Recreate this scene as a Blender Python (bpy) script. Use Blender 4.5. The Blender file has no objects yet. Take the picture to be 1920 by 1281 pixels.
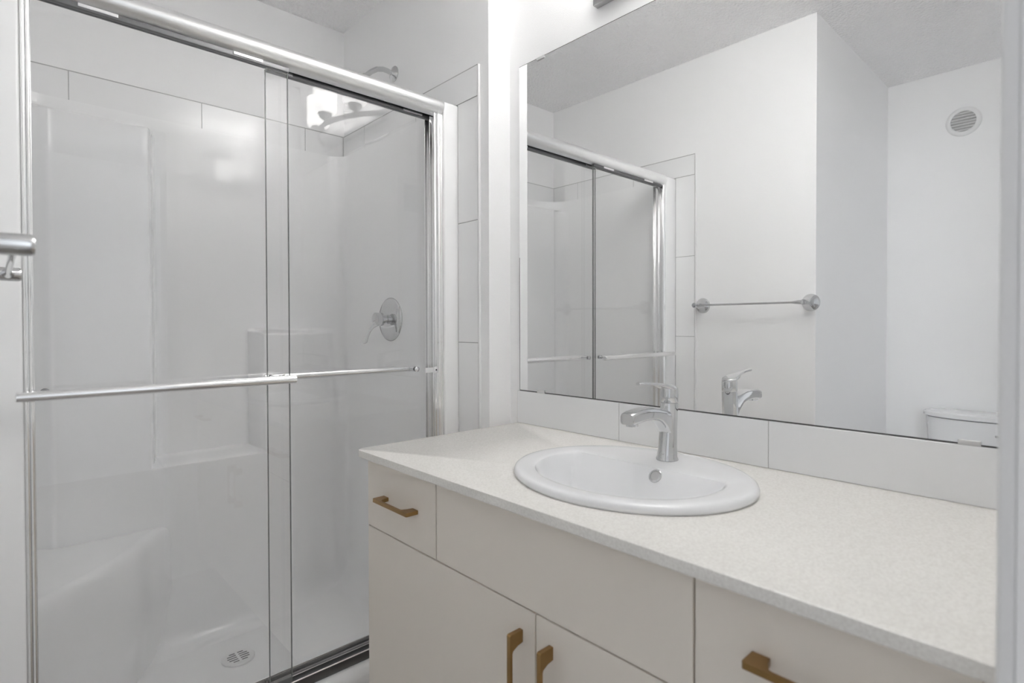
import bpy, bmesh, math, random
from mathutils import Vector, Matrix

# ------------------------------------------------------------------ camera, world, lamps, exposure
scene = bpy.context.scene
COL = scene.collection
R = math.radians

cam_d = bpy.data.cameras.new('camera')
cam = bpy.data.objects.new('camera', cam_d)
COL.objects.link(cam)
_yaw, _pit, _rol = R(42.882), R(-0.759), R(-0.134)
_f = Vector((math.sin(_yaw) * math.cos(_pit), math.cos(_yaw) * math.cos(_pit), math.sin(_pit)))
_r0 = Vector((math.cos(_yaw), -math.sin(_yaw), 0))
_u0 = _r0.cross(_f)
_r = math.cos(_rol) * _r0 + math.sin(_rol) * _u0
_u = -math.sin(_rol) * _r0 + math.cos(_rol) * _u0
_m = Matrix.Identity(4)
for i in range(3):
    _m[i][0], _m[i][1], _m[i][2] = _r[i], _u[i], -_f[i]
_m[0][3], _m[1][3], _m[2][3] = -1.2208, -1.283, 1.1682
cam.matrix_world = _m
cam_d.sensor_width = 36
cam_d.lens = 1039.76 / 1920 * 36
cam_d.shift_x = -0.7 / 1920
cam_d.shift_y = -15.9 / 1920
cam_d.clip_start = 0.01
cam_d.dof.use_dof = True
cam_d.dof.focus_distance = 1.75
cam_d.dof.aperture_fstop = 4.0
scene.camera = cam

world = bpy.data.worlds.new('world')
scene.world = world
world.use_nodes = True
world.node_tree.nodes['Background'].inputs[0].default_value = (0.75, 0.8, 0.9, 1)
world.node_tree.nodes['Background'].inputs[1].default_value = 0.0

# added fill light in the unseen hallway, stands for its daylight
HALL_POWER = 30.0
hl = bpy.data.lights.new('hall_fill_daylight', 'AREA')
hl.shape = 'RECTANGLE'
hl.size = 1.7
hl.size_y = 1.3
hl.energy = HALL_POWER
hl.color = (0.90, 0.95, 1.0)
hlo = bpy.data.objects.new('hall_fill_daylight', hl)
COL.objects.link(hlo)
hlo.location = (1.285, -2.5, 1.45)
hlo.rotation_euler = (R(90), 0, R(90))
SHADE_STRENGTH = 5.2
BULB_POWER = 7.8

vs = scene.view_settings
vs.view_transform = 'Standard'
vs.look = 'None'
vs.gamma = 1.0
vs.use_curve_mapping = False
vs.exposure = 0.3
scene.cycles.max_bounces = 24
scene.cycles.diffuse_bounces = 16
scene.cycles.glossy_bounces = 8
scene.cycles.transparent_max_bounces = 32
scene.cycles.sample_clamp_indirect = 6.0
scene.cycles.caustics_reflective = True
scene.cycles.caustics_refractive = False

# ------------------------------------------------------------------ helpers
def mat(name, color=(0.8, 0.8, 0.8), rough=0.5, metal=0.0, coat=0.0, spec=0.5):
    m = bpy.data.materials.new(name)
    m.use_nodes = True
    b = m.node_tree.nodes['Principled BSDF']
    b.inputs['Base Color'].default_value = (*color, 1)
    b.inputs['Roughness'].default_value = rough
    b.inputs['Metallic'].default_value = metal
    b.inputs['Coat Weight'].default_value = coat
    b.inputs['Specular IOR Level'].default_value = spec
    return m


def bump(m, scale, dist, detail=2.0, kind='noise', strength=1.0):
    nt = m.node_tree
    g = nt.nodes.new('ShaderNodeNewGeometry')
    if kind == 'noise':
        n = nt.nodes.new('ShaderNodeTexNoise')
        n.inputs['Detail'].default_value = detail
        out = n.outputs['Fac']
    else:
        n = nt.nodes.new('ShaderNodeTexVoronoi')
        out = n.outputs['Distance']
    n.inputs['Scale'].default_value = scale
    b = nt.nodes.new('ShaderNodeBump')
    b.inputs['Strength'].default_value = strength
    b.inputs['Distance'].default_value = dist
    nt.links.new(g.outputs['Position'], n.inputs['Vector'])
    nt.links.new(out, b.inputs['Height'])
    nt.links.new(b.outputs['Normal'], nt.nodes['Principled BSDF'].inputs['Normal'])


def obj(name, bm, m, parent=None, smooth=None):
    me = bpy.data.meshes.new(name)
    bmesh.ops.recalc_face_normals(bm, faces=bm.faces[:])
    bm.to_mesh(me)
    bm.free()
    if m is not None:
        me.materials.append(m)
    o = bpy.data.objects.new(name, me)
    COL.objects.link(o)
    if smooth is not None:
        me.polygons.foreach_set('use_smooth', [True] * len(me.polygons))
        me.set_sharp_from_angle(angle=R(smooth))
    if parent is not None:
        o.parent = parent
        o.matrix_parent_inverse = Matrix.Translation(-Vector(parent_loc(parent)))
    return o


def parent_loc(p):
    l = Vector(p.location)
    q = p
    while q.parent is not None:
        # children are built in world space with an inverse set, so their own origin is the world origin
        return Vector((0, 0, 0))
    return l


def thing(name, label, cat, loc, group=None):
    o = bpy.data.objects.new(name, None)
    COL.objects.link(o)
    o.location = loc
    o.empty_display_size = 0.05
    o['label'] = label
    o['category'] = cat
    if group:
        o['group'] = group
    return o


def struct(name, bm, m, smooth=None):
    o = obj(name, bm, m, None, smooth)
    o['kind'] = 'structure'
    return o


def tag(o, label, cat, group=None):
    o['label'] = label
    o['category'] = cat
    if group:
        o['group'] = group
    return o


def copy_tree(o, parent=None):
    c = o.copy()
    COL.objects.link(c)
    if parent is not None:
        c.parent = parent
    for ch in o.children:
        copy_tree(ch, c)
    return c


def box(bm, x0, x1, y0, y1, z0, z1, bev=0.0, seg=2):
    t = bmesh.new()
    bmesh.ops.create_cube(t, size=1)
    for v in t.verts:
        v.co = Vector(((x0 + x1) / 2 + v.co.x * (x1 - x0), (y0 + y1) / 2 + v.co.y * (y1 - y0), (z0 + z1) / 2 + v.co.z * (z1 - z0)))
    if bev > 0:
        bmesh.ops.bevel(t, geom=t.edges[:], offset=bev, segments=seg, affect='EDGES', profile=0.5, clamp_overlap=True)
    merge(bm, t)
    return bm


def merge(bm, t):
    me = bpy.data.meshes.new('tmp')
    t.to_mesh(me)
    t.free()
    bm.from_mesh(me)
    bpy.data.meshes.remove(me)


def nb():
    return bmesh.new()


def tube(bm, pts, rad, seg=24, caps=True, squash=None):
    """round bar along pts; rad a number or a list; squash=(a,b) scales the two section axes"""
    pts = [Vector(p) for p in pts]
    n = len(pts)
    rads = rad if isinstance(rad, (list, tuple)) else [rad] * n
    rings = []
    up = None
    for i, p in enumerate(pts):
        d = (pts[min(i + 1, n - 1)] - pts[max(i - 1, 0)]).normalized()
        if up is None:
            a = Vector((0, 0, 1)) if abs(d.z) < 0.9 else Vector((1, 0, 0))
            s = d.cross(a).normalized()
            up = s.cross(d).normalized()
        else:
            s = d.cross(up).normalized()
            up = s.cross(d).normalized()
        r = rads[i]
        a, b = squash if squash else (1, 1)
        rings.append([bm.verts.new(p + s * (r * a * math.cos(2 * math.pi * k / seg)) + up * (r * b * math.sin(2 * math.pi * k / seg))) for k in range(seg)])
    skin(bm, rings, caps)
    return bm


def skin(bm, rings, caps=True, closed=True):
    for a, b in zip(rings, rings[1:]):
        m = len(a)
        for k in range(m if closed else m - 1):
            bm.faces.new((a[k], a[(k + 1) % m], b[(k + 1) % m], b[k]))
    if caps:
        bm.faces.new(rings[0])
        bm.faces.new(rings[-1])


def lathe(bm, prof, origin, axis='z', seg=48, sx=1.0, sy=1.0, caps=True):
    """prof: list of (radius, height along axis)"""
    o = Vector(origin)
    rings = []
    for r, h in prof:
        ring = []
        for k in range(seg):
            a = 2 * math.pi * k / seg
            c, s = r * math.cos(a) * sx, r * math.sin(a) * sy
            if axis == 'z':
                v = Vector((c, s, h))
            elif axis == 'x':
                v = Vector((h, c, s))
            else:
                v = Vector((c, h, s))
            ring.append(bm.verts.new(o + v))
        rings.append(ring)
    skin(bm, rings, caps)
    return bm


def loft(bm, sections, caps=True):
    rings = [[bm.verts.new(p) for p in s] for s in sections]
    skin(bm, rings, caps)
    return bm


def rrect(w, h, r, n=6):
    """rounded rectangle outline (2-D), centred"""
    r = min(r, w / 2 - 1e-5, h / 2 - 1e-5)
    pts = []
    for cx, cy, a0 in ((w / 2 - r, h / 2 - r, 0), (-w / 2 + r, h / 2 - r, 90), (-w / 2 + r, -h / 2 + r, 180), (w / 2 - r, -h / 2 + r, 270)):
        for k in range(n + 1):
            a = R(a0 + 90 * k / n)
            pts.append((cx + r * math.cos(a), cy + r * math.sin(a)))
    return pts


def extrude_profile(bm, prof, axis, a0, a1):
    """closed 2-D profile swept straight along an axis: 'x' (profile is y,z), 'y' (x,z), 'z' (x,y)"""
    def mk(p, a):
        return {'x': (a, p[0], p[1]), 'y': (p[0], a, p[1]), 'z': (p[0], p[1], a)}[axis]
    loft(bm, [[mk(p, a0) for p in prof], [mk(p, a1) for p in prof]])
    return bm


def sstep(a, b, x):
    if a == b:
        return 1.0 if x >= b else 0.0
    t = min(1, max(0, (x - a) / (b - a)))
    return t * t * (3 - 2 * t)


# ------------------------------------------------------------------ materials
M_wall = mat('wall_paint', (0.915, 0.915, 0.918), 0.55)
bump(M_wall, 420, 0.0006, 2)
M_ceil = mat('ceiling_stipple', (0.94, 0.94, 0.942), 0.9, spec=0.2)
bump(M_ceil, 85, 0.012, 2, strength=0.85)
M_floor = mat('floor_vinyl', (0.36, 0.34, 0.32), 0.45)
M_trimw = mat('trim_paint', (0.80, 0.80, 0.80), 0.35)
M_acryl = mat('white_acrylic', (0.90, 0.902, 0.905), 0.02, spec=0.3)
M_tile = mat('white_glazed_tile', (0.88, 0.882, 0.885), 0.12)
M_tile_bs = mat('white_backsplash_tile', (0.83, 0.835, 0.845), 0.15)
M_grout = mat('grey_grout', (0.42, 0.42, 0.42), 0.8)
M_chrome = mat('polished_chrome', (0.66, 0.665, 0.67), 0.04, 1.0)
M_alu = mat('bright_aluminium', (0.95, 0.95, 0.95), 0.30, 1.0)
M_alu_b = mat('bright_dip_aluminium', (0.93, 0.93, 0.93), 0.14, 1.0)
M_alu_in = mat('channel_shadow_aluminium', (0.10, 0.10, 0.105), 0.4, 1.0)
M_alu_d = mat('track_dark_reflection', (0.20, 0.20, 0.205), 0.3, 1.0)  # darker metal carries the dark floor's reflection on the track face
M_hang = mat('hanger_rail_grey', (0.20, 0.20, 0.205), 0.5, 1.0)
M_nickel = mat('brushed_nickel', (0.55, 0.55, 0.55), 0.32, 1.0)
M_brass = mat('antique_brass', (0.33, 0.205, 0.085), 0.36, 1.0)
M_cab = mat('cashmere_laminate', (0.79, 0.74, 0.675), 0.5, spec=0.35)
M_gap_shade = mat('cabinet_gap_shade', (0.05, 0.045, 0.045), 0.8)
M_porc = mat('white_porcelain', (0.83, 0.835, 0.845), 0.08, coat=0.4)
M_plast = mat('white_plastic', (0.8, 0.8, 0.8), 0.4)
M_slot = mat('grey_slot', (0.22, 0.22, 0.22), 0.7)
M_vent = mat('vent_depth_grey', (0.5, 0.5, 0.5), 0.7)
M_dark = mat('dark_slot', (0.08, 0.08, 0.08), 0.7)
M_mirror = mat('silvered_glass', (0.93, 0.935, 0.935), 0.0, 1.0)
M_medge = mat('bevel_reflection_and_worn_edge', (0.05, 0.05, 0.05), 0.5)
M_clip = mat('clear_plastic_clip', (0.62, 0.62, 0.62), 0.2)
M_shade = mat('frosted_lamp_glass', (0.9, 0.9, 0.9), 0.35)
M_shade.node_tree.nodes['Principled BSDF'].inputs['Emission Color'].default_value = (1.0, 0.985, 0.96, 1)
M_shade.node_tree.nodes['Principled BSDF'].inputs['Emission Strength'].default_value = SHADE_STRENGTH


def glass_mat():
    m = bpy.data.materials.new('clear_door_glass')
    m.use_nodes = True
    nt = m.node_tree
    nt.nodes.clear()
    out = nt.nodes.new('ShaderNodeOutputMaterial')
    mix = nt.nodes.new('ShaderNodeMixShader')
    fr = nt.nodes.new('ShaderNodeFresnel')
    # a thin flat pane reflects alike on both of its faces
    ge = nt.nodes.new('ShaderNodeNewGeometry')
    io = nt.nodes.new('ShaderNodeMapRange')
    io.inputs['To Min'].default_value = 1.5
    io.inputs['To Max'].default_value = 1 / 1.5
    nt.links.new(ge.outputs['Backfacing'], io.inputs['Value'])
    nt.links.new(io.outputs['Result'], fr.inputs['IOR'])
    tr = nt.nodes.new('ShaderNodeBsdfTransparent')
    tr.inputs['Color'].default_value = (0.985, 0.985, 0.985, 1)
    gl = nt.nodes.new('ShaderNodeBsdfGlossy')
    gl.inputs['Roughness'].default_value = 0.0
    gl.inputs['Color'].default_value = (1, 1, 1, 1)
    nt.links.new(fr.outputs[0], mix.inputs[0])
    nt.links.new(tr.outputs[0], mix.inputs[1])
    nt.links.new(gl.outputs[0], mix.inputs[2])
    nt.links.new(mix.outputs[0], out.inputs[0])
    return m


M_glass = glass_mat()
M_gedge = mat('glass_edge', (0.16, 0.17, 0.165), 0.2)


def quartz_mat():
    m = mat('speckled_quartz', (0.8, 0.78, 0.74), 0.22)
    nt = m.node_tree
    b = nt.nodes['Principled BSDF']
    g = nt.nodes.new('ShaderNodeNewGeometry')
    n1 = nt.nodes.new('ShaderNodeTexNoise')
    n1.inputs['Scale'].default_value = 260
    n1.inputs['Detail'].default_value = 3
    n2 = nt.nodes.new('ShaderNodeTexVoronoi')
    n2.inputs['Scale'].default_value = 170
    n3 = nt.nodes.new('ShaderNodeTexNoise')
    n3.inputs['Scale'].default_value = 60
    r1 = nt.nodes.new('ShaderNodeValToRGB')
    r1.color_ramp.elements[0].position = 0.35
    r1.color_ramp.elements[0].color = (0.735, 0.715, 0.68, 1)
    r1.color_ramp.elements[1].position = 0.62
    r1.color_ramp.elements[1].color = (0.82, 0.805, 0.77, 1)
    r2 = nt.nodes.new('ShaderNodeValToRGB')
    r2.color_ramp.elements[0].position = 0.06
    r2.color_ramp.elements[0].color = (1, 1, 1, 1)
    r2.color_ramp.elements[1].position = 0.16
    r2.color_ramp.elements[1].color = (0, 0, 0, 1)
    mul = nt.nodes.new('ShaderNodeMath')
    mul.operation = 'MULTIPLY'
    r3 = nt.nodes.new('ShaderNodeValToRGB')
    r3.color_ramp.elements[0].position = 0.52
    r3.color_ramp.elements[1].position = 0.62
    mx = nt.nodes.new('ShaderNodeMix')
    mx.data_type = 'RGBA'
    mx.inputs['B'].default_value = (0.56, 0.54, 0.51, 1)
    for n in (n1, n2, n3):
        nt.links.new(g.outputs['Position'], n.inputs['Vector'])
    nt.links.new(n1.outputs['Fac'], r1.inputs[0])
    nt.links.new(n2.outputs['Distance'], r2.inputs[0])
    nt.links.new(n3.outputs['Fac'], r3.inputs[0])
    nt.links.new(r2.outputs[0], mul.inputs[0])
    nt.links.new(r3.outputs[0], mul.inputs[1])
    nt.links.new(mul.outputs[0], mx.inputs['Factor'])
    nt.links.new(r1.outputs[0], mx.inputs['A'])
    nt.links.new(mx.outputs['Result'], b.inputs['Base Color'])
    return m


M_quartz = quartz_mat()

# ------------------------------------------------------------------ room shell
XR = -0.09           # shower end wall with the valve
YJ = 0.041           # where the vanity alcove ends against the shower wall
XL = -1.276          # opposite wall with the towel bar
YC = -0.454          # corner where the toilet recess opens
XT = -2.352          # toilet wall
YB = 1.022           # wall behind the shower
YN = -1.236          # doorway wall
ZC = 2.456
DX0, DX1, DZ = -1.47, -0.65, 2.05

struct('wall_right', box(nb(), 0, 0.1, YN - 0.12, YJ, 0, ZC), M_wall)
struct('wall_shower_right', box(nb(), XR, 0.1, YJ, YB, 0, ZC), M_wall)
struct('wall_back', box(nb(), XL - 0.1, 0.1, YB, YB + 0.1, 0, ZC), M_wall)
struct('wall_left', box(nb(), XL - 0.1, XL, YC, YB, 0, ZC), M_wall)
struct('wall_recess', box(nb(), XT, XL - 0.1, YC, YC + 0.1, 0, ZC), M_wall)
struct('wall_toilet', box(nb(), XT - 0.1, XT, YN - 0.12, YC + 0.1, 0, ZC), M_wall)
b = nb()
box(b, DX1, 0, YN - 0.12, YN, 0, ZC)
box(b, XT, DX0, YN - 0.12, YN, 0, ZC)
box(b, DX0, DX1, YN - 0.12, YN, DZ, ZC)
struct('wall_near', b, M_wall)
struct('floor', box(nb(), -3.2, 1.3, -3.6, YB + 0.1, -0.1, 0), M_floor)
struct('ceiling', box(nb(), -3.2, 1.3, -3.6, YB + 0.1, ZC, ZC + 0.1), M_ceil)
# hallway outside the doorway
struct('wall_hall_back', box(nb(), -3.2, 1.3, -3.7, -3.6, 0, ZC), M_wall)
struct('wall_hall_left', box(nb(), -3.3, -3.2, -3.6, YN - 0.12, 0, ZC), M_wall)
struct('wall_hall_right', box(nb(), 1.3, 1.4, -3.6, YN - 0.12, 0, ZC), M_wall)
struct('wall_hall_front', box(box(nb(), -3.2, XT - 0.1, YN - 0.22, YN - 0.12, 0, ZC), 0.1, 1.3, YN - 0.22, YN - 0.12, 0, ZC), M_wall)
b = nb()
for x0, x1 in ((DX0 - 0.05, DX0), (DX1, DX1 + 0.05)):
    box(b, x0, x1, YN, YN + 0.012, 0, DZ, 0.003)
box(b, DX0 - 0.05, DX1 + 0.05, YN, YN + 0.012, DZ, DZ + 0.05, 0.003)
struct('trim_1', b, M_trimw)
b = nb()
box(b, XL, XL + 0.012, YC, 0.07, 0, 0.10, 0.003)
struct('baseboard_left', b, M_trimw)
struct('baseboard_recess', box(nb(), XT, XL, YC - 0.012, YC, 0, 0.10, 0.003), M_trimw)
struct('baseboard_toilet', box(nb(), XT, XT + 0.012, YN, YC - 0.012, 0, 0.10, 0.003), M_trimw)

b = nb()
for y0, y1, z0, z1 in ((-3.4, -3.35, 0.75, 2.15), (-1.65, -1.6, 0.75, 2.15), (-3.4, -1.6, 0.75, 0.80), (-3.4, -1.6, 2.10, 2.15), (-2.515, -2.485, 0.8, 2.1)):
    box(b, 1.29, 1.3, y0, y1, z0, z1, 0.002)
struct('added_window_1', b, M_trimw)  # unseen window frame added to go with the hall fill light

# ------------------------------------------------------------------ wall tile round the shower
TZ0, TZ1 = 1.8985, 1.9966
G = 0.0026


def tiled(name, rects, base, plane, val, th, sgn):
    """rects: (a0,a1,z0,z1) on the wall plane; plane 'x' (a is y) or 'y' (a is x)"""
    b = nb()
    for a0, a1, z0, z1 in rects:
        lo, hi = sorted((val, val + sgn * th))
        if plane == 'x':
            box(b, lo, hi, a0 + G / 2, a1 - G / 2, z0 + G / 2, z1 - G / 2, 0.0007, 1)
        else:
            box(b, a0 + G / 2, a1 - G / 2, lo, hi, z0 + G / 2, z1 - G / 2, 0.0007, 1)
    o = struct(name, b, M_tile)
    g = nb()
    for a0, a1, z0, z1 in base:
        lo, hi = sorted((val, val + sgn * (th - 0.0009)))
        if plane == 'x':
            box(g, lo, hi, a0, a1, z0, z1)
        else:
            box(g, a0, a1, lo, hi, z0, z1)
    og = obj(name.replace('wall_tile', 'grout'), g, M_grout, o)
    return o


tiled('wall_tile_back', [(XL + 0.008, -1.0438, TZ0, TZ1), (-1.0438, -0.657, TZ0, TZ1), (-0.657, -0.268, TZ0, TZ1), (-0.268, XR - 0.008, TZ0, TZ1)],
      [(XL + 0.008, XR - 0.008, TZ0 - 0.002, TZ1 + 0.0022)], 'y', YB, 0.008, -1)
for side, val, sgn in (('right', XR, -1), ('left', XL, 1)):
    ys = (0.0867, 0.44, 0.825, 1.014)
    rects = [(a, c, TZ0, TZ1) for a, c in zip(ys, ys[1:])]
    zs = (0.0, 0.33, 0.7215, 1.1137, 1.5059, TZ0)
    rects += [(0.0867, 0.190, a, c) for a, c in zip(zs, zs[1:])]
    tiled('wall_tile_' + side, rects, [(0.0867, 1.014, TZ0 - 0.002, TZ1 + 0.0022), (0.0867, 0.190, 0, TZ0)], 'x', val, 0.008, sgn)
    lo, hi = sorted((val, val + sgn * 0.009))
    struct('trim_' + ('2' if side == 'right' else '3'), box(nb(), lo, hi, 0.080, 0.0862, 0.0, TZ1 + 0.001, 0.002), M_trimw)

# ------------------------------------------------------------------ moulded shower unit
SX0, SX1 = XL + 0.026, XR - 0.026     # inner faces of the end walls
SY1 = 0.996                            # inner face of the back wall (upper part)
SYF = 0.1905                            # front flange
ZF, ZT = 0.08, 1.8965
sh = thing('shower_unit', 'white moulded shower stall with corner seat behind the glass doors', 'shower', (-0.68, 0.6, 0))


def plan(u):
    """inner outline of the stall from the right front corner round to the left front corner; returns point, inward normal"""
    rr, rl = 0.06, 0.16
    y0 = 0.20
    segs = [('l', (SX1, y0), (SX1, SY1 - rr)), ('a', (SX1 - rr, SY1 - rr), rr, 0, 90), ('l', (SX1 - rr, SY1), (SX0 + rl, SY1)), ('a', (SX0 + rl, SY1 - rl), rl, 90, 180), ('l', (SX0, SY1 - rl), (SX0, y0))]
    for s in segs:
        if s[0] == 'l':
            L = math.dist(s[1], s[2])
        else:
            L = s[2] * math.pi / 2
        if u <= L + 1e-9 or s is segs[-1]:
            k = min(1, u / L)
            if s[0] == 'l':
                p = (s[1][0] + (s[2][0] - s[1][0]) * k, s[1][1] + (s[2][1] - s[1][1]) * k)
                d = ((s[2][0] - s[1][0]) / L, (s[2][1] - s[1][1]) / L)
                return p, (-d[1], d[0])
            a = R(s[3] + (s[4] - s[3]) * k)
            return (s[1][0] + s[2] * math.cos(a), s[1][1] + s[2] * math.sin(a)), (-math.cos(a), -math.sin(a))
        u -= L


def depth(x, y, nx, ny, z):
    """how far the moulding stands out of the wall plane"""
    back = max(0.0, -ny)               # 1 on the back wall, 0 on the end walls
    back = sstep(0.25, 0.9, back)
    corner_fade = 1 - 0.97 * sstep(-0.46, -0.15, x)     # the step melts into the right-hand corner
    low_mid = (1 - sstep(0.695, 0.715, z)) * corner_fade
    low_right = (1 - sstep(1.135, 1.160, z)) * sstep(-0.512, -0.488, x) * corner_fade
    column = (1 - sstep(1.82, 1.85, z)) * (1 - sstep(-0.855, -0.812, x))
    d = 0.125 * back * max(low_mid, low_right, column)
    draft = 0.01 * (1 - z / ZT)
    r = 0.07
    cove = 0.0
    if z < ZF + r:
        q = (ZF + r - z) / r
        cove = r * (1 - math.sqrt(max(0, 1 - q * q)))
    return d + draft + min(cove, r * 0.95)


LTOT = (SY1 - 0.06 - 0.20) + 0.06 * math.pi / 2 + (SX1 - SX0 - 0.22) + 0.16 * math.pi / 2 + (SY1 - 0.16 - 0.20)
us = sorted(set([LTOT * k / 150 for k in range(151)]))
# extra columns where ledges end
extra = []
for k in range(400):
    u = LTOT * k / 400
    p, n = plan(u)
    if n[1] < -0.3 and (abs(p[0] + 0.50) < 0.02 or abs(p[0] + 0.83) < 0.025):
        extra += [u]
us = sorted(set(us + extra))
zsr = [ZF + 0.07 * (1 - math.cos(math.pi / 2 * k / 10)) for k in range(11)]
zsr += [0.2 + 0.05 * k for k in range(10)] + [0.69 + 0.003 * k for k in range(11)] + [0.75 + 0.05 * k for k in range(8)] + [1.125 + 0.004 * k for k in range(11)] + [1.2 + 0.06 * k for k in range(10)] + [1.812 + 0.005 * k for k in range(9)] + [1.87, ZT]
zsr = sorted(set(round(z, 5) for z in zsr))
b = nb()
cols = []
for u in us:
    p, n = plan(u)
    col = []
    for z in zsr:
        d = depth(p[0], p[1], n[0], n[1], z)
        col.append(b.verts.new((p[0] + n[0] * d, p[1] + n[1] * d, z)))
    # top lip back to the wall
    dd = 0.020 if True else 0
    col.append(b.verts.new((min(max(p[0] - n[0] * 0.016, XL + 0.0095), XR - 0.0095), min(p[1] - n[1] * 0.016, YB - 0.0095), ZT)))
    cols.append(col)
for a, c in zip(cols, cols[1:]):
    for k in range(len(a) - 1):
        b.faces.new((a[k], c[k], c[k + 1], a[k + 1]))
obj('surround_wall', b, M_acryl, sh, 55)

# pan floor, threshold and front flanges
b = nb()
box(b, SX0 - 0.004, SX1 + 0.004, 0.165, SY1 + 0.004, 0.0, ZF)
prof = [(0.150, 0.0), (0.152, 0.150), (0.155, 0.165), (0.162, 0.177), (0.172, 0.185), (0.186, 0.190), (0.20, 0.1905), (0.255, 0.1905), (0.272, 0.186), (0.285, 0.172), (0.305, 0.12), (0.325, 0.095), (0.36, ZF - 0.001), (0.36, 0.0)]
extrude_profile(b, prof, 'x', XL + 0.010, XR - 0.010)
obj('shower_pan', b, M_acryl, sh, 50)
b = nb()
box(b, -0.153, XR - 0.0015, SYF, 0.216, 0.15, ZT, 0.006, 3)
obj('front_flange', b, M_acryl, sh, 40)
b = nb()
box(b, XL + 0.0015, -1.184, SYF, 0.216, 0.15, ZT, 0.006, 3)
obj('front_flange', b, M_acryl, sh, 40)

# corner seat
edge = [(-1.262, 0.40), (-1.1555, 0.4676), (-1.07, 0.539), (-1.0066, 0.5976), (-0.932, 0.6817), (-0.87, 0.785), (-0.80, 0.868), (-0.755, 0.90)]
fine = []
for k in range(len(edge) - 1):
    p0 = edge[max(0, k - 1)]; p1 = edge[k]; p2 = edge[k + 1]; p3 = edge[min(len(edge) - 1, k + 2)]
    for q in range(8):
        s = q / 8
        fine.append(tuple(0.5 * ((2 * p1[i]) + (-p0[i] + p2[i]) * s + (2 * p0[i] - 5 * p1[i] + 4 * p2[i] - p3[i]) * s * s + (-p0[i] + 3 * p1[i] - 3 * p2[i] + p3[i]) * s ** 3) for i in range(2)))
fine.append(edge[-1])
corner = Vector((-1.262, 0.99))
b = nb()
prof = [(0.012, ZF - 0.02), (0.02, 0.12), (-0.005, 0.3), (-0.002, 0.46), (0.0, 0.478), (0.006, 0.492), (0.016, 0.499), (0.030, 0.501), (0.12, 0.499), (0.30, 0.505)]
rows = []
for x, y in fine:
    d = (corner - Vector((x, y)))
    L = d.length
    d.normalize()
    rows.append([b.verts.new((x + d.x * min(off, L * 0.98), y + d.y * min(off, L * 0.98), z)) for off, z in prof])
ctr = b.verts.new((corner.x, corner.y, 0.515))
for a, c in zip(rows, rows[1:]):
    for k in range(len(prof) - 1):
        b.faces.new((a[k], c[k], c[k + 1], a[k + 1]))
    b.faces.new((a[-1], c[-1], ctr))
obj('corner_seat', b, M_acryl, sh, 60)

# round floor drain
b = nb()
lathe(b, [(0.050, ZF - 0.002), (0.050, ZF + 0.005), (0.048, ZF + 0.0065), (0.001, ZF + 0.0068)], (-0.654, 0.65, 0), seg=48)
dr = obj('drain_cover', b, M_plast, sh, 30)
dr['label'] = 'round slotted white drain cover'
b = nb()
for row in (0, 1):
    for k in range(5):
        y = 0.65 + (-2 + k) * 0.0125
        half = math.sqrt(0.033 ** 2 - (y - 0.65) ** 2)
        x0, x1 = (-0.654 - half, -0.654 - 0.004) if row == 0 else (-0.654 + 0.004, -0.654 + half)
        box(b, x0, x1, y - 0.0026, y + 0.0026, ZF + 0.0062, ZF + 0.0072, 0.0002, 1)
obj('drain_slots', b, M_slot, dr)
dr.rotation_euler = (0, 0, 0)

# ------------------------------------------------------------------ shower door frame
fr = thing('shower_door_frame', 'bright metal frame of sliding shower doors with round top rail', 'shower door frame', (-0.68, 0.22, 0.2))
HX0, HX1 = -1.1835, -0.156
# header: rounded front, hollow underneath
outer = []
cy, cz = 0.222, 1.8785
for k in range(25):
    a = R(75 + k * (268 - 75) / 24)
    outer.append((cy + 0.038 * math.cos(a), cz + 0.0275 * math.sin(a)))
outer = [(0.258, cz + 0.0265)] + outer
inner = [(y + 0.0035 * (1 if y < cy else 0.3), z * 1.0 + (-0.003 if z > cz else 0.003)) for y, z in reversed(outer)]
inner = []
for y, z in reversed(outer):
    dy, dz = cy + 0.004 - y, cz - z
    L = math.hypot(dy, dz)
    inner.append((y + dy / L * 0.004, z + dz / L * 0.004))
inner[0] = (inner[0][0], outer[-1][1] + 0.0005)
prof = outer + inner
b = nb()
extrude_profile(b, prof, 'x', HX0, HX1)
obj('header_rail', b, M_alu, fr, 30)
b = nb()
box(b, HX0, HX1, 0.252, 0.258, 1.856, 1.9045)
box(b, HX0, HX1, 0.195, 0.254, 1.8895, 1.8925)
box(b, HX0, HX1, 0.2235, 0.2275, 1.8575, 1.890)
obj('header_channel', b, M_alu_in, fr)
b = nb()
extrude_profile(b, [(cy + 0.0385 * math.cos(R(a)), cz + 0.028 * math.sin(R(a))) for a in range(75, 290, 8)] + [(0.2585, cz - 0.024), (0.2585, cz + 0.027)], 'x', HX1 - 0.016, HX1)
obj('header_end_cap', b, M_alu, fr, 30)
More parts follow.
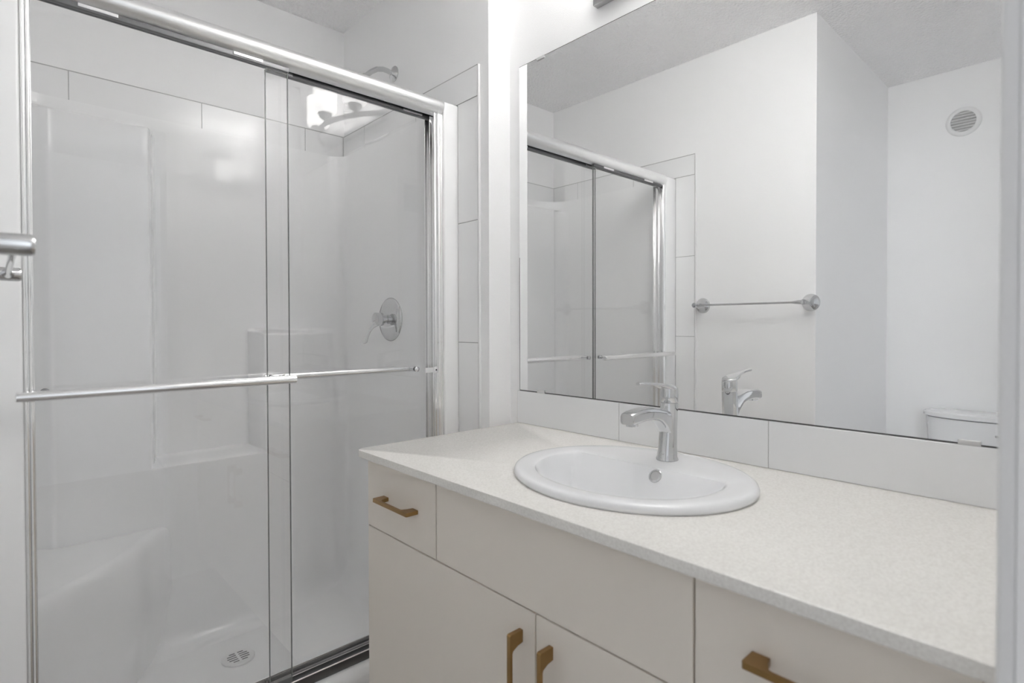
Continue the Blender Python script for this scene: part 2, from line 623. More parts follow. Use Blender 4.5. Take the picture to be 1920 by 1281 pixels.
for nm, xa, xb, s in (('side_jamb', -0.186, -0.1535, 1), ('side_jamb', -1.183, -1.1665, -1)):
    b = nb()
    if s > 0:
        box(b, xa + 0.015, xb, 0.196, 0.256, 0.192, 1.853, 0.0015)
        for y0 in (0.1975, 0.2245, 0.2515):
            box(b, xa, xa + 0.016, y0, y0 + 0.003, 0.192, 1.853, 0.001)
        for k in range(3):
            tube(b, [(xa + 0.0185 + 0.0045 * k, 0.1965, 0.201), (xa + 0.0185 + 0.0045 * k, 0.1965, 1.852)], 0.0016, 10)
    else:
        box(b, xa, xb - 0.008, 0.196, 0.256, 0.192, 1.853, 0.0015)
        for y0 in (0.1975, 0.2245, 0.2515):
            box(b, xb - 0.010, xb, y0, y0 + 0.003, 0.192, 1.853, 0.001)
        for k in range(2):
            tube(b, [(xa + 0.0045 + 0.0075 * k, 0.1965, 0.201), (xa + 0.0045 + 0.0075 * k, 0.1965, 1.852)], 0.0036, 12)
    obj(nm, b, M_alu_b, fr, 30)
b = nb()
box(b, HX0, HX1, 0.2235, 0.2265, 0.1912, 0.214, 0.0008)
box(b, HX0, HX1, 0.252, 0.256, 0.1912, 0.222, 0.0008)
box(b, HX0, HX1, 0.195, 0.256, 0.1912, 0.194)
bt = obj('bottom_track', b, M_alu_b, fr, 30)
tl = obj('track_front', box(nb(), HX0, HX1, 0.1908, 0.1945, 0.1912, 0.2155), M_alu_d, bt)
tl['label'] = 'track front face with dark floor reflection in its colour'
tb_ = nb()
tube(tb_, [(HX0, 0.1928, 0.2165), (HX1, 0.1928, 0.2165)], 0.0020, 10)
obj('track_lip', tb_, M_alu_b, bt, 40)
b = nb()
box(b, -0.193, -0.181, 0.1905, 0.1955, 1.0165, 1.0365, 0.001)
box(b, -0.226, -0.19, 0.193, 0.196, 1.0185, 1.0345, 0.001)
bp = obj('door_bumper', b, M_alu, fr, 30)
obj('bumper_screw', lathe(nb(), [(0.0028, 0.1899), (0.0028, 0.1908)], (-0.187, 0, 1.0265), 'y', 16), M_dark, bp)


def door(name, label, x0, x1, y, bar_x0, bar_x1, bar_y, zb, posts, outside):
    d = thing(name, label, 'shower door', ((x0 + x1) / 2, y, 0.21), 'sliding glass shower doors')
    b = nb()
    box(b, x0, x1, y - 0.003, y + 0.003, 0.2247 if outside else 0.209, 1.846)
    obj('glass_panel', b, M_glass, d)
    obj('bottom_seal', box(nb(), x0, x1, y - 0.0045, y + 0.0045, 0.200, 0.2245 if outside else 0.2088, 0.001), M_slot, d)
    free = x1 if outside else x0
    b = nb()
    box(b, free - 0.0006, free + 0.0006, y - 0.0032, y + 0.0032, 0.209, 1.846)
    obj('glass_edge', b, M_gedge, d)
    b = nb()
    box(b, x0 + 0.004, x1 + (0.0015 if outside else 0), y - 0.007, y + 0.007, 1.842, 1.862, 0.001)
    hr = obj('hanger_rail', b, M_hang, d, 30)
    for hx in ((x0 + 0.12, x1 - 0.10) if outside else (x0 + 0.035, x1 - 0.07)):
        b = nb()
        box(b, hx - 0.035, hx + 0.035, y - 0.009, y - 0.0072, 1.846, 1.853, 0.0004)
        obj('roller_bracket', b, M_alu, hr)
    b = nb()
    r = 0.0104
    n = 5
    L = bar_x1 - bar_x0
    tube(b, [(bar_x0, bar_y, zb), (bar_x0 + 0.0015, bar_y, zb), (bar_x1 - 0.0015, bar_y, zb), (bar_x1, bar_y, zb)], [r * 0.85, r, r, r * 0.85], 28)
    br = obj('towel_bar', b, M_alu_b, d, 30)
    for px in posts:
        b = nb()
        s = -1 if bar_y < y else 1
        tube(b, [(px, bar_y, zb + 0.001), (px, y + s * 0.0032, zb + 0.001)], 0.005, 16)
        tube(b, [(px, y + s * 0.0032, zb + 0.001), (px, y + s * 0.008, zb + 0.001)], 0.008, 20)
        tube(b, [(px, y - s * 0.0032, zb + 0.001), (px, y - s * 0.008, zb + 0.001), (px, y - s * 0.010, zb + 0.001)], [0.0085, 0.0085, 0.006], 20)
        obj('bar_post', b, M_chrome, br, 40)
    return d


door('glass_shower_door', 'left front glass shower door with outer round towel bar', -1.174, -0.648, 0.212, -1.197, -0.653, 0.155, 1.031, (-1.15, -0.695), True)
door('glass_shower_door', 'right rear glass shower door with inner towel bar behind vanity end', -0.696, -0.174, 0.2395, -0.69, -0.205, 0.285, 1.028, (-0.65, -0.232), False)

# ------------------------------------------------------------------ shower valve and arm
vy, vz = 0.585, 1.193
sv = thing('shower_valve', 'chrome shower valve with round plate and drooping lever in the stall', 'shower valve', (SX1, vy, vz))
b = nb()
x = SX1 - 0.004
lathe(b, [(0.083, x + 0.001), (0.083, x - 0.003), (0.076, x - 0.008), (0.05, x - 0.012), (0.026, x - 0.014), (0.001, x - 0.014)], (0, vy, vz), 'x', 56)
obj('valve_plate', b, M_chrome, sv, 60)
b = nb()
lathe(b, [(0.018, x - 0.012), (0.018, x - 0.020), (0.015, x - 0.021), (0.015, x - 0.034), (0.019, x - 0.036)], (0, vy, vz), 'x', 32)
obj('valve_stem', b, M_chrome, sv, 40)
b = nb()
lathe(b, [(0.012, x - 0.033), (0.024, x - 0.037), (0.0255, x - 0.048), (0.0255, x - 0.066), (0.020, x - 0.070), (0.001, x - 0.071)], (0, vy, vz), 'x', 32)
tube(b, [(x - 0.050, vy, vz - 0.012), (x - 0.066, vy, vz - 0.022), (x - 0.080, vy, vz - 0.032), (x - 0.092, vy, vz - 0.050), (x - 0.100, vy, vz - 0.070), (x - 0.104, vy, vz - 0.086), (x - 0.112, vy, vz - 0.089)],
     [0.017, 0.017, 0.013, 0.0105, 0.0095, 0.0085, 0.005], 20, squash=(1.0, 0.38))
obj('valve_lever', b, M_chrome, sv, 50)

ay, az = 0.60, 2.138
sa = thing('shower_fixture', 'chrome shower head on a curved pipe above the shower top rail', 'shower fixture', (XR, ay, az))
b = nb()
lathe(b, [(0.030, XR + 0.001), (0.030, XR - 0.003), (0.024, XR - 0.008), (0.013, XR - 0.012), (0.010, XR - 0.016)], (0, ay, az), 'x', 36)
obj('wall_flange', b, M_chrome, sa, 50)
b = nb()
pts = [(XR, ay, az - 0.002), (XR - 0.03, ay, az + 0.004), (XR - 0.05, ay, az + 0.004), (XR - 0.075, ay, az - 0.004), (XR - 0.10, ay, az - 0.022), (XR - 0.125, ay, az - 0.047)]
tube(b, pts, 0.0095, 18)
obj('arm_pipe', b, M_chrome, sa, 50)
b = nb()
d = Vector((-0.71, 0, -0.71))
p = Vector(pts[-1])
tube(b, [p - d * 0.004, p + d * 0.012, p + d * 0.018, p + d * 0.034, p + d * 0.042], [0.012, 0.013, 0.014, 0.030, 0.031], 28)
obj('spray_head', b, M_chrome, sa, 40)

# ------------------------------------------------------------------ mirror and backsplash
MY0, MY1, MZ0, MZ1 = -1.205, -0.0095, 0.9632, 1.982
mi = thing('wall_mirror', 'large frameless wall mirror above the vanity backsplash', 'mirror', (-0.003, -0.6, MZ0))
obj('mirror_glass', box(nb(), -0.006, -0.0005, MY0, MY1, MZ0, MZ1), M_mirror, mi)
for x0, y0, y1, z0, z1 in ((-0.0064, MY0, MY1, MZ0 - 0.0006, MZ0 + 0.0018), (-0.0064, MY1 - 0.0005, MY1 + 0.0006, MZ0 + 0.002, MZ0 + 0.42), (-0.0062, MY0, MY1, MZ1 - 0.0004, MZ1 + 0.0008)):  # bottom strip paints the bevel's dark reflection; side strip is worn silvering
    e = obj('mirror_edge', box(nb(), x0, -0.0003, y0, y1, z0, z1), M_medge, mi)
    e['label'] = 'thin dark mirror edge: painted bevel reflection and lost silvering'
for y, z, s in ((-0.104, MZ0, 1), (-1.122, MZ0, 1), (-0.104, MZ1, -1), (-1.122, MZ1, -1)):
    b = nb()
    za, zb_ = sorted((z - s * 0.0008, z + s * 0.0075))
    box(b, -0.0092, -0.0066, y - 0.0155, y + 0.0155, za, zb_, 0.0006, 1)
    obj('mirror_clip', b, M_clip, mi)

bs = thing('tile_backsplash', 'single row of white tiles between countertop and mirror', 'backsplash', (-0.005, -0.6, 0.86))
ys = [0.0, -0.3945, -0.7858, -1.177, YN]
b = nb()
for a, c in zip(ys, ys[1:]):
    box(b, -0.009, -0.0005, c + 0.0007, a - 0.0007, 0.8606, 0.9618, 0.0007, 1)
obj('tile_row', b, M_tile_bs, bs)
obj('grout', box(nb(), -0.0082, -0.0005, YN, 0, 0.8605, 0.9612), M_grout, bs)

# ------------------------------------------------------------------ vanity
CT = 0.86
CB = CT - 0.0185
VX = -0.535
VY0, VY1 = -1.205, -0.006
va = thing('vanity_cabinet', 'beige flat-front vanity cabinet with brass pulls under the countertop', 'cabinet', (-0.27, -0.605, 0))
b = nb()
box(b, VX + 0.0195, -0.001, VY0, VY0 + 0.016, 0.10, CB - 0.0005)
box(b, VX + 0.0195, -0.001, VY1 - 0.016, VY1, 0.10, CB - 0.0005)
box(b, VX + 0.0195, -0.001, VY0 + 0.0165, VY1 - 0.0165, 0.10, 0.116)
box(b, -0.012, -0.001, VY0 + 0.0165, VY1 - 0.0165, 0.1165, CB - 0.0005)
cc = obj('carcass', b, M_cab, va)
b = nb()
box(b, VX + 0.0186, VX + 0.0192, VY0 + 0.004, VY1 - 0.019, 0.104, CB - 0.008)
obj('gap_shade_sheet', b, M_gap_shade, cc)  # dark sheet behind the fronts stands for the shade in their gaps
obj('toe_kick', box(nb(), VX + 0.075, -0.001, VY0, VY1, 0.0, 0.0995), M_cab, va)
obj('side_panel', box(nb(), VX + 0.0015, -0.001, VY1 - 0.0005, VY1 + 0.0035, 0.0, CB - 0.0005), M_cab, va)
obj('filler_strip', box(nb(), VX + 0.002, VX + 0.019, YN + 0.014, VY0 - 0.002, 0.10, CB - 0.0005), M_cab, va)


def pull(kind, a, c, z0, parent, lab=None):
    """flat brass pull with broad feet: kind 'h' lies along y (a..c) at height z0; 'v' hangs down from z0 at y=a"""
    x0, x1 = VX, VX - 0.031
    L = 0.150
    ft, w, th = 0.022, 0.0088, 0.0056
    # outline in (length, outward) plane
    o = [(0, 0), (ft, 0), (ft + 0.0025, 0.013), (ft + 0.008, 0.031 - th - 0.0015), (ft + 0.012, 0.031 - th)]
    o += [(L - q, r) for q, r in reversed(o)]
    o += [(L, 0.031 - 0.002), (L - 0.002, 0.031), (0.002, 0.031), (0, 0.031 - 0.002)]
    b = nb()
    if kind == 'h':
        y0 = a
        secs = [[(VX - r, y0 - q, z) for q, r in o] for z in (z0 - w / 2, z0 + w / 2)]
    else:
        secs = [[(VX - r, y, z0 - q) for q, r in o] for y in (a - w / 2, a + w / 2)]
    loft(b, secs)
    es = [e for e in b.edges if len(e.link_faces) == 2 and e.calc_face_angle(0) > 1.2]
    bmesh.ops.bevel(b, geom=es, offset=0.0008, segments=1, affect='EDGES')
    h = obj('handle', b, M_brass, parent, 30)
    h['label'] = 'antique brass bar pull'
    return h


def front(name, y0, y1, z0, z1):
    b = nb()
    box(b, VX, VX + 0.018, y0 + 0.0017, y1 - 0.0017, z0 + 0.0017, z1 - 0.0017, 0.0006, 1)
    return obj(name, b, M_cab, va)


ZD = 0.6635
ZTOP = CB - 0.002
d1 = front('drawer', -0.3025, VY1 + 0.0005, ZD, ZTOP)
front('false_front', -0.904, -0.3025, ZD, ZTOP)
d2 = front('drawer', VY0, -0.904, ZD, ZTOP)
d3 = front('door', -0.602, VY1 + 0.0005, 0.105, ZD)
d4 = front('door', VY0, -0.602, 0.105, ZD)
pull('h', -0.083, 0, 0.7505, d1)
pull('h', -0.983, 0, 0.7575, d2)
pull('v', -0.566, 0, 0.622, d3)
pull('v', -0.640, 0, 0.622, d4)

ct = nb()
# slab with an opening for the basin
def ell(cx, cy, rx, ry, n):
    return [(cx + rx * math.cos(2 * math.pi * k / n), cy + ry * math.sin(2 * math.pi * k / n)) for k in range(n)]
SC = (-0.285, -0.62)
N = 96
hole = ell(SC[0], SC[1], 0.195, 0.232, N)
X0c, X1c, Y0c, Y1c = -0.565, -0.0005, YN + 0.0135, 0.0
def to_rect(px, py):
    dx, dy = px - SC[0], py - SC[1]
    tx = ((X1c if dx > 0 else X0c) - SC[0]) / dx if abs(dx) > 1e-9 else 1e9
    ty = ((Y1c if dy > 0 else Y0c) - SC[1]) / dy if abs(dy) > 1e-9 else 1e9
    tt = min(tx, ty)
    return (SC[0] + dx * tt, SC[1] + dy * tt)
outer = [to_rect(*p) for p in hole]
for c in ((X0c, Y0c), (X0c, Y1c), (X1c, Y0c), (X1c, Y1c)):
    k = min(range(N), key=lambda i: math.dist(outer[i], c))
    outer[k] = c
# rounded free front corner
def rnd(p):
    r = 0.016
    cx_, cy_ = X0c + r, Y1c - r
    if p[0] < cx_ and p[1] > cy_:
        d = Vector((p[0] - cx_, p[1] - cy_))
        d = d.normalized() * r
        return (cx_ + d.x, cy_ + d.y)
    return p
# add corner resolution
hi, ho = [], []
for i in range(N):
    hi.append(hole[i]); ho.append(outer[i])
    j = (i + 1) % N
    a, c = outer[i], outer[j]
    if min(math.dist(a, (X0c, Y1c)), math.dist(c, (X0c, Y1c))) < 0.04:
        for q in range(1, 12):
            s = q / 12
            hi.append((hole[i][0] * (1 - s) + hole[j][0] * s, hole[i][1] * (1 - s) + hole[j][1] * s))
            ho.append((a[0] * (1 - s) + c[0] * s, a[1] * (1 - s) + c[1] * s))
ho = [rnd(p) for p in ho]
def inset(p, e):
    return (p[0] + e if p[0] < X0c + 0.02 else p[0], p[1] - e * (1 if p[1] > Y1c - 0.02 and p[0] < -0.02 else 0))
rings = []
for pts2, z in ((hi, CB), (hi, CT), ([inset(p, 0.0022) for p in ho], CT), ([inset(p, 0.0006) for p in ho], CT - 0.0008), (ho, CT - 0.0025), (ho, CB + 0.001), ([inset(p, 0.001) for p in ho], CB), (hi, CB)):
    rings.append([ct.verts.new((p[0], p[1], z)) for p in pts2])
skin(ct, rings, caps=False)
bmesh.ops.remove_doubles(ct, verts=ct.verts[:], dist=0.00001)
top = obj('countertop', ct, M_quartz, None, 30)
tag(top, 'speckled off-white quartz countertop slab on the beige vanity', 'countertop')

# ------------------------------------------------------------------ drop-in basin
sk = thing('bathroom_sink', 'white oval drop-in sink set into the quartz countertop', 'sink', (SC[0], SC[1], CT))
NS = 120
A, B = 0.25, 0.215       # half length (y), half depth (x)


def d_shape(th):
    """bowl opening: straight back (towards the wall), elliptical front. returns (u along y, v towards the room)"""
    pts = D_PTS
    return pts[th]


def build_d():
    raw = []
    back, front_, half = -0.0555, 0.172, 0.194
    # dense outline then resample by angle about (0, 0.05)
    n = 720
    cu, cv = 0.0, 0.04
    for k in range(NS):
        a = 2 * math.pi * k / NS
        du, dv = math.sin(a), math.cos(a)
        # ellipse centred at v=back+0.045 with semi axes half / (front-back-0.045); straight back line with soft corner
        lo, hi_ = 0.0, 0.5
        for _ in range(40):
            m_ = (lo + hi_) / 2
            u, v = cu + du * m_, cv + dv * m_
            ve = v - 0.0
            f1 = (abs(u) / half) ** 2.2 + (abs(ve) / (front_ if ve > 0 else 0.125)) ** 2.2
            f2 = v - back
            g = max(f1 ** 16, 0) + math.exp(-(f2) * 700)
            if g < 1:
                lo = m_
            else:
                hi_ = m_
        raw.append((cu + du * lo, cv + dv * lo))
    return raw


D_PTS = build_d()


def oval(s, k):
    a = 2 * math.pi * k / NS
    # pick the point on the outer oval in the direction used for the bowl point
    return (A * s * math.sin(a), B * s * math.cos(a))


def W(u, v, z):
    return (SC[0] - v, SC[1] + u, z)


b = nb()
rings = []
for s, z in ((0.93, CT - 0.004), (0.99, CT + 0.0006), (1.0, CT + 0.004), (1.0, CT + 0.008), (0.992, CT + 0.0125), (0.975, CT + 0.0155), (0.95, CT + 0.0165)):
    rings.append([b.verts.new(W(*oval(s, k), z)) for k in range(NS)])
for q, dz in ((0.75, 0.0165), (0.35, 0.0158), (0.10, 0.0151)):
    rings.append([b.verts.new(W(oval(0.95, k)[0] * q + D_PTS[k][0] * (1 - q), oval(0.95, k)[1] * q + D_PTS[k][1] * (1 - q), CT + dz)) for k in range(NS)])
cb = (0.0, 0.075)
for s, dz in ((1.0, 0.0142), (0.985, 0.0100), (0.965, 0.003), (0.93, -0.015), (0.88, -0.040), (0.81, -0.068), (0.72, -0.092), (0.58, -0.110), (0.38, -0.122), (0.15, -0.127)):
    ring = []
    for k in range(NS):
        u, v = D_PTS[k]
        # the bowl is cut off by a flat sloping panel at the back
        vv = max(cb[1] + (v - cb[1]) * s, -0.0555 + (0.0142 - dz) * 0.69)
        ring.append(b.verts.new(W(cb[0] + (u - cb[0]) * s, vv, CT + dz)))
    rings.append(ring)
skin(b, rings, caps=False)
b.faces.new(rings[-1])
obj('basin', b, M_porc, sk, 42)
b = nb()
lathe(b, [(0.0215, CT - 0.1262), (0.0215, CT - 0.1235), (0.015, CT - 0.1225), (0.001, CT - 0.1225)], (SC[0] - cb[1], SC[1], 0), seg=32)
obj('drain_stopper', b, M_chrome, sk, 40)
# overflow ring on the steep back wall
ox, oy, oz = -0.2388, -0.654, 0.8602
b = nb()
n_dir = Vector((-0.82, 0, 0.57)).normalized()
e1 = Vector((0, 1, 0))
e2 = n_dir.cross(e1).normalized()
oc = Vector((ox, oy, oz))
prof = [(0.0145, -0.006), (0.0145, 0.0015), (0.0135, 0.0026), (0.0105, 0.0026), (0.0095, 0.001), (0.0095, -0.006)]
rings = []
for r, h in prof:
    rings.append([b.verts.new(oc + n_dir * h + e1 * (r * math.cos(2 * math.pi * k / 32)) + e2 * (r * math.sin(2 * math.pi * k / 32))) for k in range(32)])
skin(b, rings, False)
orr = obj('overflow_ring', b, M_chrome, sk, 50)
orr['label'] = 'small chrome overflow ring'
b = nb()
rings = []
for r, h in ((0.0096, 0.0012), (0.004, 0.0010)):
    rings.append([b.verts.new(oc + n_dir * h + e1 * (r * math.cos(2 * math.pi * k / 32)) + e2 * (r * math.sin(2 * math.pi * k / 32))) for k in range(32)])
skin(b, rings, False)
b.faces.new(rings[-1])
obj('overflow_hole', b, M_vent, orr)

# ------------------------------------------------------------------ faucet
FX, FY, FZ = -0.155, -0.63, CT + 0.0163
fa = thing('faucet', 'chrome single-lever faucet standing on the back of the sink', 'faucet', (FX, FY, FZ))
b = nb()
secs = []
for z, xc, rx, ry in ((0.0, 0.0, 0.0245, 0.0235), (0.003, 0.0, 0.0245, 0.0235), (0.006, 0.0, 0.0222, 0.0215), (0.03, 0.001, 0.0202, 0.020), (0.055, 0.003, 0.019, 0.0192), (0.08, 0.0045, 0.0192, 0.019), (0.10, 0.006, 0.0195, 0.0188), (0.1235, 0.008, 0.0192, 0.0186)):
    secs.append([(FX + xc + rx * math.cos(2 * math.pi * k / 40), FY + ry * math.sin(2 * math.pi * k / 40), FZ + z) for k in range(40)])
loft(b, secs)
obj('faucet_body', b, M_chrome, fa, 50)
# spout: rounded box section sweeping forward
b = nb()
secs = []
for x, zt, zb_, w in ((0.004, 0.108, 0.040, 0.029), (-0.010, 0.1095, 0.054, 0.030), (-0.018, 0.1105, 0.066, 0.0305), (-0.027, 0.112, 0.0775, 0.031), (-0.040, 0.1145, 0.0875, 0.0315), (-0.056, 0.1180, 0.0935, 0.032), (-0.075, 0.1210, 0.0958, 0.0325), (-0.095, 0.1222, 0.0962, 0.0325), (-0.115, 0.1212, 0.0950, 0.0325), (-0.134, 0.1186, 0.0932, 0.0325), (-0.146, 0.1160, 0.0925, 0.032), (-0.149, 0.1145, 0.0935, 0.030)):
    zc, h = (zt + zb_) / 2, zt - zb_
    secs.append([(FX + x, FY + p[0], FZ + zc + p[1]) for p in rrect(w, h, 0.0065 if h < 0.035 else 0.012, 6)])
loft(b, secs)
obj('spout', b, M_chrome, fa, 50)
b = nb()
lathe(b, [(0.0115, FZ + 0.0885), (0.0122, FZ + 0.0895), (0.0122, FZ + 0.097)], (FX - 0.131, FY, 0), seg=28)
obj('aerator', b, M_chrome, fa, 40)
# lever cap and lever
b = nb()
secs = []
for z, xc, rx, ry in ((0.1245, 0.008, 0.0183, 0.0178), (0.126, 0.008, 0.0192, 0.0186), (0.140, 0.0085, 0.019, 0.0184), (0.150, 0.0085, 0.0188, 0.0183), (0.1545, 0.0085, 0.0182, 0.0178)):
    secs.append([(FX + xc + rx * math.cos(2 * math.pi * k / 40), FY + ry * math.sin(2 * math.pi * k / 40), FZ + z + ((0.0085 - xc - rx * math.cos(2 * math.pi * k / 40)) * 0.22 if z > 0.145 else 0)) for k in range(40)])
loft(b, secs)
# the lever plate: teardrop from above, thickest over the cap, rising to a thin tip
secs = []
for x, zc, w, h in ((0.0275, 0.1515, 0.010, 0.005), (0.024, 0.1525, 0.024, 0.007), (0.012, 0.155, 0.0365, 0.0085), (-0.004, 0.1585, 0.0375, 0.0105), (-0.018, 0.1615, 0.032, 0.010), (-0.032, 0.1645, 0.0235, 0.008), (-0.050, 0.1675, 0.0165, 0.0065), (-0.075, 0.1705, 0.0135, 0.0055), (-0.096, 0.1718, 0.0130, 0.0055), (-0.106, 0.1722, 0.0135, 0.0060), (-0.1105, 0.1722, 0.010, 0.0045)):
    secs.append([(FX + x, FY + p[0], FZ + zc + p[1]) for p in rrect(w, h, h * 0.45, 5)])
loft(b, secs)
obj('lever', b, M_chrome, fa, 50)

# ------------------------------------------------------------------ vanity light
LY = -0.62
vl = thing('vanity_light', 'three-lamp vanity light with curved arm above the mirror', 'wall light', (0, LY, 2.07))
b = nb()
box(b, -0.021, -0.0008, -0.923, -0.317, 2.0395, 2.1045, 0.0012)
obj('back_plate', b, M_nickel, vl, 30)
b = nb()
secs = []
n = 40
ARM_Z = 2.068
for k in range(n + 1):
    s = -1 + 2 * k / n
    y = LY + s * 0.295
    x = -0.018 - 0.125 * (1 - abs(s) ** 2.0)
    dx = 0.125 * 2 * s
    tn = Vector((dx, 0.295, 0)).normalized()
    nr = Vector((-tn.y, tn.x, 0))
    secs.append([(x + nr.x * p[0], y + nr.y * p[0], ARM_Z + p[1]) for p in rrect(0.008, 0.022, 0.002, 2)])
loft(b, secs)
obj('curved_arm', b, M_nickel, vl, 30)
for s in (-0.63, 0.0, 0.63):
    y = LY + s * 0.295
    x = -0.018 - 0.125 * (1 - abs(s) ** 2)
    zc = ARM_Z + 0.011
    b = nb()
    prof = [(0.012, 0.041), (0.0135, 0.062), (0.024, 0.082), (0.036, 0.103)]
    lathe(b, [(0.006, zc - 0.002), (0.007, zc + 0.004), (0.016, zc + 0.008), (0.026, zc + 0.018), (0.031, zc + 0.030), (0.0315, zc + 0.036), (0.029, zc + 0.036)], (x, y, 0), seg=36)
    cup = obj('lamp_holder', b, M_nickel, vl, 40)
    b = nb()
    z0 = zc + 0.034
    lathe(b, [(0.030, z0), (0.044, z0 + 0.004), (0.048, z0 + 0.010), (0.049, z0 + 0.022), (0.049, z0 + 0.136), (0.045, z0 + 0.136), (0.045, z0 + 0.012), (0.030, z0 + 0.006)], (x, y, 0), seg=48, caps=False)
    obj('lamp_shade', b, M_shade, vl, 40)
    # the bulb's light leaving through the open top of the shade
    bl = bpy.data.lights.new('bulb_light', 'AREA')
    bl.shape = 'DISK'
    bl.size = 0.085
    bl.spread = R(125)
    bl.energy = BULB_POWER
    bl.color = (1.0, 0.985, 0.96)
    blo = bpy.data.objects.new('bulb_light', bl)
    COL.objects.link(blo)
    blo.location = (x, y, z0 + 0.134)
    blo.rotation_euler = (R(180), 0, 0)

# ------------------------------------------------------------------ towel bar on the opposite wall
TBZ = 1.262
tb = thing('towel_bar', 'slim chrome towel bar with flared posts on the bare side wall', 'towel bar', (XL, -0.195, TBZ))
for y in (-0.436, 0.046):
    b = nb()
    lathe(b, [(0.036, XL - 0.0005), (0.036, XL + 0.003), (0.031, XL + 0.010), (0.022, XL + 0.022), (0.0155, XL + 0.036), (0.0128, XL + 0.050), (0.0125, XL + 0.084), (0.0105, XL + 0.088), (0.001, XL + 0.0885)], (0, y, TBZ), 'x', 40)
    obj('wall_post', b, M_chrome, tb, 50)
b = nb()
tube(b, [(XL + 0.070, -0.436, TBZ), (XL + 0.070, -0.41, TBZ), (XL + 0.070, -0.385, TBZ), (XL + 0.070, -0.005, TBZ), (XL + 0.070, 0.02, TBZ), (XL + 0.070, 0.046, TBZ)], [0.0095, 0.0085, 0.0045, 0.0045, 0.0085, 0.0095], 18)
obj('bar', b, M_chrome, tb, 50)

# ------------------------------------------------------------------ round vent on the toilet wall
vt = thing('round_wall_vent', 'small round white louvred vent high on the toilet wall', 'vent', (XT, -0.777, 2.186))
b = nb()
lathe(b, [(0.072, XT - 0.0005), (0.072, XT + 0.004), (0.066, XT + 0.010), (0.056, XT + 0.012), (0.051, XT + 0.010), (0.051, XT + 0.0005)], (0, -0.777, 2.186), 'x', 56, caps=False)
obj('vent_ring', b, M_plast, vt, 40)
obj('vent_opening', lathe(nb(), [(0.0515, XT + 0.0004), (0.0515, XT + 0.0014)], (0, -0.777, 2.186), 'x', 48), M_vent, vt)
for k in range(7):
    dz = -0.042 + 0.014 * k
    half = math.sqrt(0.0515 ** 2 - dz ** 2)
    b = nb()
    zc = 2.186 + dz
    loft(b, [[(XT + 0.0018, y, zc + 0.0035), (XT + 0.0095, y, zc - 0.0025), (XT + 0.0095, y, zc - 0.0040), (XT + 0.0018, y, zc + 0.0020)] for y in (-0.777 - half, -0.777 + half)])
    obj('louvre', b, M_plast, vt)

# ------------------------------------------------------------------ toilet in the recess
TY = -0.855
to = thing('toilet', 'white toilet with bowed tank lid in the recess seen in the mirror', 'toilet', (-2.0, TY, 0))


def bowed(x0, x1, half, z, bow, rnd_=0.03, n=24):
    """plan outline: flat back at x0, bowed front reaching x1"""
    pts = [(x0, TY - half + rnd_ * 0.3, z), (x0, TY + half - rnd_ * 0.3, z)]
    for k in range(n + 1):
        s = 1 - 2 * k / n
        y = TY + half * s
        x = x1 - bow * (abs(s) ** 2.4) - rnd_ * max(0, (abs(s) - 0.85) / 0.15) ** 2
        pts.append((x, y, z))
    return pts


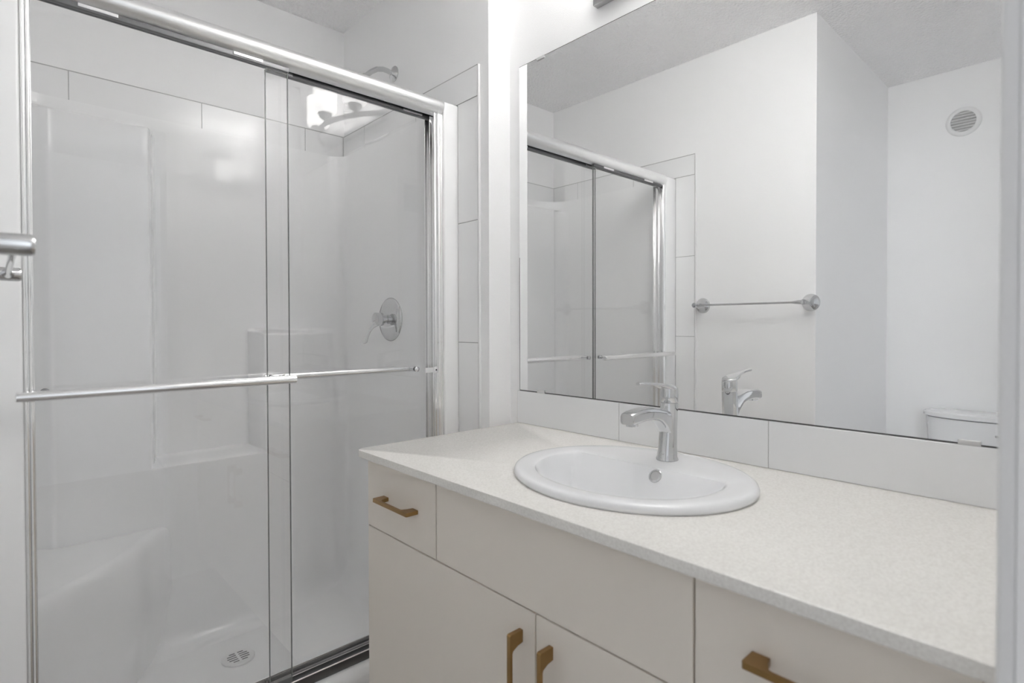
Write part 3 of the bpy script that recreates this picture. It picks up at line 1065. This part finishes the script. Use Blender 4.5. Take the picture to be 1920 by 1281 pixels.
b = nb()
loft(b, [bowed(XT + 0.012, XT + 0.175, 0.185, 0.385, 0.035), bowed(XT + 0.012, XT + 0.18, 0.19, 0.41, 0.035), bowed(XT + 0.012, XT + 0.190, 0.200, 0.60, 0.07), bowed(XT + 0.012, XT + 0.194, 0.205, 0.7085, 0.072)])
obj('tank', b, M_porc, to, 50)
b = nb()
loft(b, [bowed(XT + 0.010, XT + 0.197, 0.211, 0.7115, 0.075), bowed(XT + 0.010, XT + 0.204, 0.216, 0.716, 0.075), bowed(XT + 0.010, XT + 0.204, 0.216, 0.733, 0.075), bowed(XT + 0.010, XT + 0.196, 0.209, 0.7385, 0.075), bowed(XT + 0.010, XT + 0.17, 0.19, 0.7405, 0.07)])
obj('tank_lid', b, M_porc, to, 50)
b = nb()
tube(b, [(XT + 0.18, TY - 0.15, 0.66), (XT + 0.205, TY - 0.15, 0.66)], 0.011, 20)
tube(b, [(XT + 0.205, TY - 0.152, 0.66), (XT + 0.207, TY - 0.10, 0.655), (XT + 0.205, TY - 0.075, 0.652)], [0.008, 0.006, 0.005], 14)
obj('flush_lever', b, M_chrome, to, 50)


def bowl_ring(cx, rx0, rx1, ry, z, n=40):
    pts = []
    for k in range(n):
        a = 2 * math.pi * k / n
        c = math.cos(a)
        pts.append((cx + (rx1 if c > 0 else rx0) * c, TY + ry * math.sin(a), z))
    return pts


b = nb()
bx = XT + 0.42
loft(b, [bowl_ring(bx - 0.02, 0.20, 0.20, 0.11, 0.0), bowl_ring(bx - 0.02, 0.20, 0.19, 0.10, 0.05), bowl_ring(bx - 0.02, 0.20, 0.18, 0.095, 0.16), bowl_ring(bx, 0.21, 0.23, 0.14, 0.27), bowl_ring(bx, 0.22, 0.275, 0.178, 0.355), bowl_ring(bx, 0.22, 0.285, 0.185, 0.385), bowl_ring(bx, 0.22, 0.285, 0.185, 0.400), bowl_ring(bx, 0.21, 0.275, 0.176, 0.405)])
obj('bowl', b, M_porc, to, 60)
b = nb()
box(b, XT + 0.012, XT + 0.25, TY - 0.105, TY + 0.105, 0.22, 0.384, 0.02, 3)
obj('tank_shelf', b, M_porc, to, 50)
b = nb()
loft(b, [bowl_ring(bx, 0.20, 0.287, 0.187, 0.4062), bowl_ring(bx, 0.20, 0.290, 0.190, 0.411), bowl_ring(bx, 0.20, 0.288, 0.188, 0.421)])
obj('seat_ring', b, M_plast, to, 50)
b = nb()
loft(b, [bowl_ring(bx, 0.20, 0.287, 0.187, 0.4225), bowl_ring(bx, 0.20, 0.289, 0.189, 0.430), bowl_ring(bx, 0.19, 0.275, 0.178, 0.438)])
obj('seat_lid', b, M_plast, to, 50)
